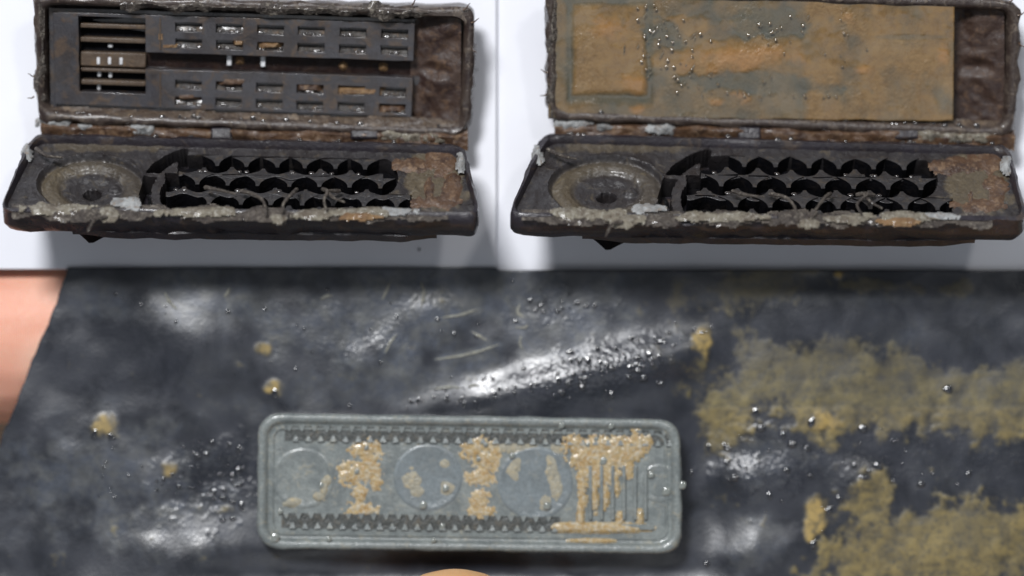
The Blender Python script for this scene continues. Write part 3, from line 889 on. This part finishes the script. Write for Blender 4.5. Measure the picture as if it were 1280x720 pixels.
def film():
    st = 2.2
    x1, y0, y1 = 1420, 334.5, 790
    ny = int((y1 - y0) / st); nx = int(1440 / st)
    v = []; f = []; mud = []; dust_sheen = []; yel = []; wetv = []
    for j in range(ny + 1):
        y = lerp(y0, y1, j / ny)
        xl = film_edge(y) + 1.6 * fb(y, 3, 22, 3, 4)
        for i in range(nx + 1):
            x = lerp(xl, x1, i / nx)
            y = lerp(y0 + 3 * sm(618, 624, x), y1, j / ny)
            z = film_z(x, y)
            n40 = fb(x, y, 44, 5, 7.7); n16 = fb(x, y, 15, 4, 3.1); ns = fb(x, y * 0.35, 20, 4, 6.4)
            m = -0.3
            m = max(m, ell(x, y, 1090, 480, 250, 76, 4) * 1.2)
            m = max(m, ell(x, y, 1250, 500, 160, 48) * 1.3)
            m = max(m, ell(x, y, 905, 520, 46, 60) * 1.1)
            m = max(m, ell(x, y, 1180, 690, 190, 68, -5) * 1.4)
            m = max(m, ell(x, y, 1090, 620, 34, 50, 25) * 1.1)
            m = max(m, 0.7 * ell(x, y, 940, 360, 130, 36, -8))
            m = max(m, 0.5 * ell(x, y, 1110, 358, 220, 11, 3))
            m -= 0.75 * max(0, ell(x, y, 1210, 420, 150, 56, -12)) + 0.5 * max(0, ell(x, y, 1060, 398, 150, 34))
            mm = sm(0.04, 0.40, 0.16 * fb(x, y, 6, 2, 2.9) + m + 0.34 * n40 + 0.26 * n16 + 0.2 * ns + 0.16 * fb(x * 0.3, y, 16, 3, 8.8))
            mm *= (0.95 - 0.5 * sm(515, 420, y)) * max(0.25, min(1, 0.8 + 0.25 * fb(x * 0.3, y, 14, 3, 8.8) + 0.3 * ns + 0.4 * n16))
            yl = 0.0
            for cx, cy, rx, ry in SPOTS:
                yl = max(yl, sm(-0.05, 0.6, ell(x, y, cx, cy, rx, ry) + 0.45 * n16 + 0.2 * ns))
            if x > 860 and y > 510:
                yl = max(yl, mm * (0.25 + 0.6 * sm(0.0, 0.6, n40 + 0.5 * n16 + 0.5 * ell(x, y, 1010, 528, 140, 22, 4) + 0.6 * ell(x, y, 1240, 528, 70, 20) + 0.4 * ell(x, y, 1150, 680, 160, 30))))
            mm2 = max(mm, yl)
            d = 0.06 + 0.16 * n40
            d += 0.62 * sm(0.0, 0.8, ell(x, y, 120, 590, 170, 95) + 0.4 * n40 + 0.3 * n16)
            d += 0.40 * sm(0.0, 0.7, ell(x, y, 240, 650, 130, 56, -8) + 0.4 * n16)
            d += 0.75 * sm(-0.1, 0.8, ell(x, y, 540, 375, 300, 90) + 0.5 * n40)  # this and the next: blue-grey sheen of the film painted as colour
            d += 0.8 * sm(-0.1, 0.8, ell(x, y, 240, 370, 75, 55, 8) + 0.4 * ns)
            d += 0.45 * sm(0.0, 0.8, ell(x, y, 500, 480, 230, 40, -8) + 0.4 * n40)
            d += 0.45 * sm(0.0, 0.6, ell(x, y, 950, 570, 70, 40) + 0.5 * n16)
            d += 0.40 * sm(0.0, 0.6, ell(x, y, 945, 680, 60, 40, -30) + 0.5 * n16)  # bluish sheen low on the right, painted in as pale colour
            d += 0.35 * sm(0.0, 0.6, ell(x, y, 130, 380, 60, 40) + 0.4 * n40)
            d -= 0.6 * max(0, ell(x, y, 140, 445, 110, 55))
            # pale scratches
            for ax, ay, bx, by, wd, am in ((545, 449, 625, 430, 3.0, 1.0), (553, 396, 598, 388, 3.2, 0.8), (527, 350, 528, 388, 4.5, 0.9), (650, 380, 652, 440, 4.5, 0.9), (540, 485, 610, 482, 3.5, 0.9), (481, 440, 496, 416, 2.2, 0.6), (590, 415, 610, 426, 2.5, 0.6), (478, 375, 490, 352, 2.4, 0.7), (880, 372, 1230, 374, 7, 0.35), (1010, 490, 1150, 412, 13, 0.30), (420, 452, 466, 448, 4, 0.5)):
                dx, dy = bx - ax, by - ay
                tt = max(0, min(1, ((x - ax) * dx + (y - ay) * dy) / (dx * dx + dy * dy)))
                q = math.hypot(x - ax - tt * dx, y - ay - tt * dy)
                if q < wd * 2.5:
                    d += am * math.exp(-(q / wd) ** 2) * (0.8 + 0.6 * n16)
            wt = 0.04 + 0.9 * sm(-0.1, 0.5, ell(x, y, 740, 465, 130, 40, -17) + 0.4 * n16)
            wt += 0.9 * sm(0.0, 0.6, ell(x, y, 265, 600, 90, 60) + 0.6 * n16) + 0.8 * sm(-0.1, 0.5, ell(x, y, 950, 575, 80, 55) + 0.5 * n16)
            wt += 0.6 * sm(-0.1, 0.5, ell(x, y, 700, 385, 90, 30) + 0.5 * n16) + 0.45 * sm(-0.1, 0.5, ell(x, y, 1090, 570, 210, 50) + 0.5 * n16) + 0.5 * sm(0.0, 0.5, ell(x, y, 470, 400, 150, 60) + 0.7 * n40)
            wetv.append(max(0, min(1, wt)))
            zz = z + 0.7 * mm + 1.2 * yl + 0.3 * mm * n16
            v.append(W(x, y, z) + Vector((0, 0, (zz - z) * S)))
            mud.append(max(0, min(1, mm2))); dust_sheen.append(max(0, min(1, d))); yel.append(max(0, min(1, yl)))
    for j in range(ny):
        for i in range(nx):
            k = j * (nx + 1) + i
            f.append((k, k + nx + 1, k + nx + 2, k + 1))
    o = put('plastic_film', v, f, 'film', attrs={'mud': mud, 'dust_sheen': dust_sheen, 'yellow': yel, 'wet': wetv}, angle=70, label='wet black plastic film smeared with olive mud, carrying the grey emitter', cat='plastic film')
    sd = o.modifiers.new('thickness', 'SOLIDIFY'); sd.thickness = 4 * S; sd.offset = -1
    return o
FILM = film()
def scratches():
    rnd = random.Random(21)
    segs = [((545, 449), (585, 443), (625, 430)), ((553, 396), (575, 393), (598, 387)), ((650, 380), (648, 392), (656, 398)), ((645, 408), (655, 410), (660, 406)), ((652, 420), (650, 430), (655, 438)), ((540, 486), (560, 484), (575, 484)), ((584, 484), (592, 482), (600, 483)), ((527, 352), (529, 366), (526, 386)), ((481, 441), (488, 428), (497, 416)), ((478, 374), (484, 364), (489, 352)), ((590, 414), (600, 420), (610, 427)), ((205, 366), (212, 378), (222, 388)), ((280, 372), (284, 366), (288, 360)), ((400, 374), (408, 371), (416, 370))]
    for sg in segs:
        pts = catmull([W(x + rnd.uniform(-1, 1), y + rnd.uniform(-1, 1), film_z(x, y) + 0.4) for x, y in sg], 5)
        n = len(pts)
        v, f = tube(pts, [S * (0.35 + (1.3 + 0.6 * rnd.random()) * math.sin(math.pi * (k + 0.5) / n)) for k in range(n)], 7)
        put('pale_scratch', v, f, 'scratch', FILM)
scratches()

# ================================================================== grey emitter on the film
def grey_emitter():
    z0 = FZ + 2
    Z = lambda x, y, w=0.0: W(x, y, z0 + w)
    Q = ((322, 516), (851, 524), (853, 693), (321, 686))
    root = empty('drip_emitter', W(586, 605, z0), 'grey-green translucent flat drip emitter with orange mud lying on black film', 'drip emitter')
    L = lambda q, w: [Z(p[0], p[1], w) for p in q]
    loops = [L(rquad(Q, 34, 6), -12), L(rquad(Q, 32, 1), 4), L(rquad(Q, 32, 0, wob=1.2, seed=2), 26), L(rquad(Q, 32, 1.5, wob=0.8, seed=2), 29), L(rquad(Q, 32, 4, wob=0.8, seed=4), 31), L(rquad(Q, 32, 9), 30), L(rquad(Q, 30, 12), 27), L(rquad(Q, 30, 14), 24), L(rquad(Q, 30, 16), 24), L(rquad(Q, 30, 18), 24)]
    v, f = loft(loops)
    body = put('body', v, f, 'grey', root, angle=75)
    # inner raised frame line
    q1 = rquad(Q, 30, 23); 
    loops = [L(rquad(Q, 26, 17), 23), L(rquad(Q, 26, 18), 25.6), L(rquad(Q, 26, 20), 25.6), L(rquad(Q, 26, 22), 23.5)]
    v, f = loft(loops, False, False)
    put('inner_rim', v, f, 'grey', body)
    # dark zigzag strips with teeth
    tm = [(-5.0, 0, 0), (5.0, 0, 0), (1.2, 8, 0), (-1.2, 8, 0), (-4.0, 0.3, 3.4), (4.0, 0.3, 3.4), (0.9, 7.4, 2.4), (-0.9, 7.4, 2.4)]
    me = mesh('tooth', [Vector(p) * S for p in tm], [(3, 2, 1, 0), (4, 5, 6, 7), (0, 1, 5, 4), (1, 2, 6, 5), (2, 3, 7, 6), (3, 0, 4, 7)], angle=35)
    def yrow(x, y): return y + 7 * (x - 321) / 530
    rnd = random.Random(4)
    for xa, xb, yc in ((356, 846, 541), (352, 700, 650)):
        n = 40
        v = []; f = []
        for k in range(n + 1):
            x = lerp(xa, xb, k / n); y = yrow(x, yc)
            v += [Z(x, y - 9, 22), Z(x, y - 9, 25), Z(x, y + 9, 25), Z(x, y + 9, 22)]
        for k in range(n):
            for m_ in range(3):
                a = 4 * k + m_
                f.append((a, a + 1, a + 5, a + 4))
        f += [(0, 1, 2, 3), (4 * n + 3, 4 * n + 2, 4 * n + 1, 4 * n)]
        strip = put('zigzag_channel', v, f, 'pit', root)
        x = xa + 6
        while x < xb - 4:
            p = Matrix.Translation(Z(x, yrow(x, yc) - 10, 25.2 - 1)) @ Matrix.Rotation(R(180), 4, 'Z') @ Matrix.Scale(rnd.uniform(0.93, 1.05), 4)
            link('tooth', me, 'grey', strip, p)
            x2 = x + 7.8
            p = Matrix.Translation(Z(x2, yrow(x2, yc) + 10, 25.2 - 1)) @ Matrix.Scale(rnd.uniform(0.93, 1.05), 4)
            link('tooth', me, 'grey', strip, p)
            x += 15.6
    # round bosses and dishes
    for cx, cy, r, mt in ((379, 598, 36, 'grey'), (535, 597, 40, 'bluegrey'), (669, 604, 44, 'bluegrey'), (824, 604, 22, 'grey')):
        prof = ((r + 4, 23.6), (r + 2, 24.8), (r, 25.2), (r - 2, 25.0), (r - 5, 24.3), (r * 0.7, 24.3), (r * 0.4, 24.2), (r * 0.1, 24.2))
        loops = [[Z(cx + q * math.cos(2 * math.pi * k / 48), cy + q * 0.97 * math.sin(2 * math.pi * k / 48), w) for k in range(48)] for q, w in prof]
        v, f = loft(loops, False, True)
        put('round_dish', v, f, mt, root)
    # fins at the right
    for x in (738, 752, 766, 780, 794, 807):
        v, f = box(Z, x - 2.2, x + 2.2, 582, 650, 22, 28)
        put('fin', v, f, 'grey', root, bevel=1)
    v, f = box(Z, 722, 818, 655, 663, 22, 27)
    put('cross_bar', v, f, 'grey', root, bevel=1.5)
    # mud
    def lump(name, bb, th, mat, wb=24.0):
        v, f = patch(Z, *bb, 1.7, th, wb)
        put(name, v, f, mat, root)
    n = lambda x, y, s: fb(x, y, 13, 4, s)
    n2 = lambda x, y, s: fb(x, y, 5, 3, s)
    def u(*es): 
        return lambda x, y, s=1.0: max(ell(x, y, *e) for e in es)
    a = u((455, 562, 20, 14), (440, 592, 20, 18), (462, 585, 16, 30), (452, 637, 22, 12), (470, 600, 9, 18), (430, 594, 10, 8), (466, 552, 12, 9), (450, 618, 10, 16))
    lump('mud_lump', (408, 492, 538, 658), lambda x, y: 2.0 * min(0.9, 1.5 * a(x, y) + 0.5 * n(x, y, 1) + 0.85 * n2(x, y, 3) - 0.18), 'orange')
    b = u((600, 556, 24, 16), (606, 575, 20, 16), (600, 596, 22, 12), (600, 625, 14, 16), (603, 640, 20, 12), (590, 562, 16, 14), (618, 566, 10, 22))
    lump('mud_lump', (566, 640, 534, 662), lambda x, y: 2.0 * min(0.9, 1.5 * b(x, y) + 0.5 * n(x, y, 2) + 0.85 * n2(x, y, 3) - 0.16), 'orange')
    c = u((752, 556, 46, 11), (740, 572, 30, 18), (745, 590, 22, 16), (770, 568, 14, 24), (785, 566, 11, 22), (796, 556, 12, 20), (718, 553, 14, 10), (760, 588, 10, 18), (786, 585, 8, 14), (728, 610, 6, 30), (743, 615, 5, 26), (757, 620, 5, 18), (770, 606, 5, 16), (808, 553, 8, 8))
    lump('mud_lump', (696, 826, 536, 660), lambda x, y: 2.0 * min(0.9, 1.6 * c(x, y) + 0.42 * n(x, y, 3) + 0.85 * n2(x, y, 3) - 0.15), 'orange', 25.5)
    d = u((752, 660, 64, 7), (710, 659, 22, 7), (775, 650, 5, 12), (800, 648, 5, 12), (726, 645, 5, 16), (740, 676, 34, 4))
    lump('mud_lump', (682, 824, 630, 684), lambda x, y: 4 * min(0.7, 1.7 * d(x, y) + 0.3 * n(x, y, 4) - 0.02), 'orange', 25.0)
    e = u((515, 600, 10, 12), (522, 614, 9, 6), (556, 580, 6, 5), (560, 610, 10, 8))
    lump('mud_lump', (498, 580, 570, 626), lambda x, y: 1.2 * min(0.5, 1.2 * e(x, y) + 0.6 * n(x, y, 5)), 'tan', 24.4)
    g = u((690, 585, 6, 18), (696, 608, 7, 16), (682, 630, 8, 8), (642, 584, 8, 14), (640, 560, 30, 6), (700, 555, 12, 9))
    lump('mud_lump', (610, 716, 548, 644), lambda x, y: 1.2 * min(0.5, 1.2 * g(x, y) + 0.6 * n(x, y, 6)), 'tan', 24.4)
    h = u((405, 612, 5, 14), (398, 622, 6, 6), (365, 628, 12, 6), (410, 600, 5, 6))
    lump('mud_lump', (348, 420, 590, 640), lambda x, y: 3 * min(0.7, 1.2 * h(x, y) + 0.6 * n(x, y, 8)), 'tan', 24.6)
    bead = bead_mesh('water_grey', 0.5)
    for x, y, sc in ((557, 611, 1.4), (529, 632, 1.6), (553, 658, 1.2), (343, 673, 2.0), (411, 674, 1.1), (542, 676, 1.1), (702, 532, 1.2), (764, 533, 1.2), (754, 577, 1.6), (853, 607, 1.6), (833, 615, 1.8), (684, 633, 1.6), (814, 594, 1.3), (640, 570, 1.2), (458, 560, 1.0), (446, 590, 1.0), (607, 556, 1.0), (598, 574, 1.0), (735, 556, 1.0), (745, 549, 0.9), (604, 540, 1.0), (350, 640, 1.0), (402, 607, 1.0)):
        w = 31.5 if (y < 535 or y > 668 or x > 845 or x < 345) else 27
        link('water_bead', bead, None, root, Matrix.Translation(Z(x, y, w)) @ Matrix.Rotation(R(60), 4, 'Z') @ Matrix.Scale(sc * 0.75, 4))
grey_emitter()

# ================================================================== water on the film
def droplets():
    rnd = random.Random(11)
    meshes = [cap_mesh('droplet', 3.6 + 0.5 * k, 5.6 - 0.4 * k, 0.40, 3.7 * k) for k in range(5)]
    def m4(x, y, sc):
        return Matrix.Translation(W(x, y, film_z(x, y) + 1.6)) @ Matrix.Rotation(rnd.uniform(-0.3, 0.3), 4, 'Z') @ Matrix.Scale(sc, 4)
    big = [(945, 516, 'at the lower mud edge nearest the grey emitter corner'), (1015, 528, 'on the yellow mud spot at right'), (908, 558, 'highest of the beads right of the grey emitter'), (984, 588, 'on the bare black strip left of the tan streak'), (919, 597, 'on the pale smear right of the grey emitter'), (962, 620, 'large and pale, below the pale smear'), (1068, 583, 'at the top of the tan streak'), (1098, 584, 'just right of the tan streak top'), (1079, 536, 'under the olive mud, above the tan streak'), (991, 555, 'between the yellow mud spot and the pale smear'),
           (1037, 638, 'right of the orange mud blot'), (1017, 680, 'below the orange mud blot'), (1050, 624, 'on the tan streak foot'), (884, 705, 'at the lower edge below the grey emitter'), (1152, 605, 'on the black strip at far right'), (343, 492, 'on the ochre spot above the grey emitter'), (118, 543, 'on the left of the round ochre spot'), (139, 546, 'on the right of the round ochre spot'), (1185, 487, 'on the olive mud at far right'), (952, 535, 'small, below the mud edge')]
    for k_, (x, y, tx) in enumerate(big):
        link('water_droplet', meshes[k_ % 5], 'water', None, m4(x, y, rnd.uniform(0.8, 1.3)), label='clear water droplet ' + tx, cat='droplet', group='water droplets on the black film')
    # fine spray nobody could count
    srcs = [[e.co.copy() for e in q.vertices] for q in meshes]; pol = [tuple(p.vertices) for p in meshes[0].polygons]
    V = []; F = []
    def add(x, y, sc):
        if 316 < x < 856 and 512 < y < 697: return
        if x < film_edge(y) + 6: return
        mt = m4(x, y, sc); b = len(V)
        V.extend([mt @ p for p in rnd.choice(srcs)]); F.extend([tuple(i + b for i in p) for p in pol])
    for cx, cy, rx, ry, ang, n, s0 in ((770, 452, 100, 26, -18, 200, 0.75), (600, 490, 100, 22, -12, 120, 0.6), (250, 590, 55, 40, 0, 60, 0.7), (290, 620, 40, 40, 0, 40, 0.7), (180, 610, 90, 40, 0, 50, 0.5), (700, 380, 60, 14, 0, 30, 0.7), (930, 575, 40, 30, 0, 26, 0.8), (1080, 560, 110, 40, 0, 34, 0.6), (1180, 600, 80, 20, 0, 16, 0.7), (420, 430, 120, 60, 0, 40, 0.45), (210, 380, 60, 30, 0, 16, 0.45), (600, 400, 120, 50, 0, 30, 0.45), (1000, 640, 60, 40, 0, 12, 0.6), (850, 470, 40, 40, 0, 12, 0.7)):
        for _ in range(int(n * 0.5)):
            dx, dy = rnd.gauss(0, rx * 0.55), rnd.gauss(0, ry * 0.55)
            c, s = math.cos(R(ang)), math.sin(R(ang))
            add(cx + dx * c - dy * s, cy + dx * s + dy * c, s0 * (0.3 + 1.1 * rnd.random() ** 2.2))
    put('fine_spray', V, F, 'water', FILM, angle=None, recalc=False, kind='stuff')
droplets()

# ================================================================== hands
def capsule(pts, rad, n=20):
    """tapered limb with round ends"""
    P = catmull(pts, 6); RR = []
    for i in range(len(pts) - 1):
        for k in range(6):
            t = k / 6; t = t * t * (3 - 2 * t)
            RR.append(lerp(rad[i], rad[i + 1], t))
    RR.append(rad[-1])
    d0 = (P[0] - P[1]).normalized(); d1 = (P[-1] - P[-2]).normalized()
    PP = []; Q = []
    for a in (80, 55, 30):
        PP.append(P[0] + d0 * RR[0] * math.sin(R(a))); Q.append(RR[0] * math.cos(R(a)))
    PP += P; Q += RR
    for a in (25, 50, 70, 84):
        PP.append(P[-1] + d1 * RR[-1] * math.sin(R(a))); Q.append(RR[-1] * math.cos(R(a)))
    return tube(PP, Q, n)
def hand(mtx, fingers, label, skin='skin'):
    """mm coordinates: x to the fingertips, y to the thumb side, z out of the back"""
    V = []; F = []
    def add(vf):
        b = len(V); V.extend(vf[0]); F.extend([tuple(i + b for i in f_) for f_ in vf[1]])
    for pts, rad in fingers:
        add(capsule(pts, rad))
    for yy, r0, r1 in ((0, 11, 8.6), (-19, 12, 8.6), (-35, 12, 8.2), (-50, 10, 7.2)):
        add(capsule([(-52, -22 + (yy + 25) * 0.5, -3), (-20, -24 + (yy + 25) * 0.85, -1), (8, yy, 0), (30, yy, 0)], [r0 + 2, r0 + 1, r0, r1]))
    add(capsule([(-130, -22, -4), (-85, -22, -4), (-45, -22, -3)], [26, 23, 22]))
    mt = mtx @ Matrix.Scale(0.001, 4)
    me = bpy.data.meshes.new('hand')
    me.from_pydata([tuple(mt @ Vector(p)) for p in V], [], F)
    bm = bmesh.new(); bm.from_mesh(me); bmesh.ops.recalc_face_normals(bm, faces=bm.faces); bm.to_mesh(me); bm.free()
    o = link('person', me, skin, label=label, cat='hand')
    r_ = o.modifiers.new('remesh', 'REMESH'); r_.mode = 'VOXEL'; r_.voxel_size = 0.00045; r_.use_smooth_shade = True
    s_ = o.modifiers.new('smooth', 'SMOOTH'); s_.factor = 0.5; s_.iterations = 5
    return o
def handmat(x, y, z, ang, flip=False):
    m = Matrix.Translation(W(x, y, z)) @ Matrix.Rotation(R(ang), 4, 'Z')
    if flip:
        m = m @ Matrix.Rotation(R(180), 4, 'X')
    return m
mm = 1 / (1000 * S)      # design units per mm (16)
# hand from the left; its index finger reaches under the film
iz = FZ - 132
hand(handmat(-1010, 434, iz, 1),
     [([(28, 0, 0), (52, 0, 1.5), (62, 0, 1.2), (64.3, 0, 1.1), (65.2, 0, 0.9), (66.1, 0, 1.0), (71, 0, 0.8), (85, 0, 0)], [8.3, 7.7, 7.6, 7.45, 6.6, 7.35, 7.5, 6.0]),
      ([(28, -19, 0), (50, -21, 1), (52, -20, -9), (38, -19, -12)], [8.2, 7.4, 7, 6]),
      ([(26, -35, 0), (46, -37, 1), (48, -36, -9), (34, -35, -12)], [7.8, 7, 6.6, 5.8]),
      ([(22, -50, 0), (38, -52, 1), (40, -51, -8), (28, -50, -11)], [6.8, 6, 5.6, 5]),
      ([(-38, 14, -2), (-12, 32, -3), (14, 42, -4), (36, 44, -4)], [11, 9.5, 8.6, 7])],
     'person: fingers in from the left edge holding the black film from below')
# hand from below the picture; only its thumb tip presses on the film
hand(handmat(1068, 1889, FZ + 112, 90),
     [([(30, 0, 0), (46, 1, 0), (52, 1, -12), (40, 1, -18)], [8.3, 7.4, 7, 6]),
      ([(30, -19, 0), (48, -20, 0), (54, -19, -12), (42, -18, -18)], [8.2, 7.4, 7, 6]),
      ([(26, -35, 0), (48, -37, 0), (56, -36, -12), (42, -35, -17)], [7.8, 7, 6.6, 5.8]),
      ([(22, -50, 0), (38, -52, 0), (44, -51, -10), (32, -50, -14)], [6.8, 6, 5.6, 5]),
      ([(-38, 14, -2), (-8, 28, -1), (28, 30, 0), (50, 30, 0), (63.5, 30, -0.5)], [11, 10, 8.8, 8.6, 7.2])],
     'person: thumb tip at the lower edge below the grey emitter', 'warm_skin')
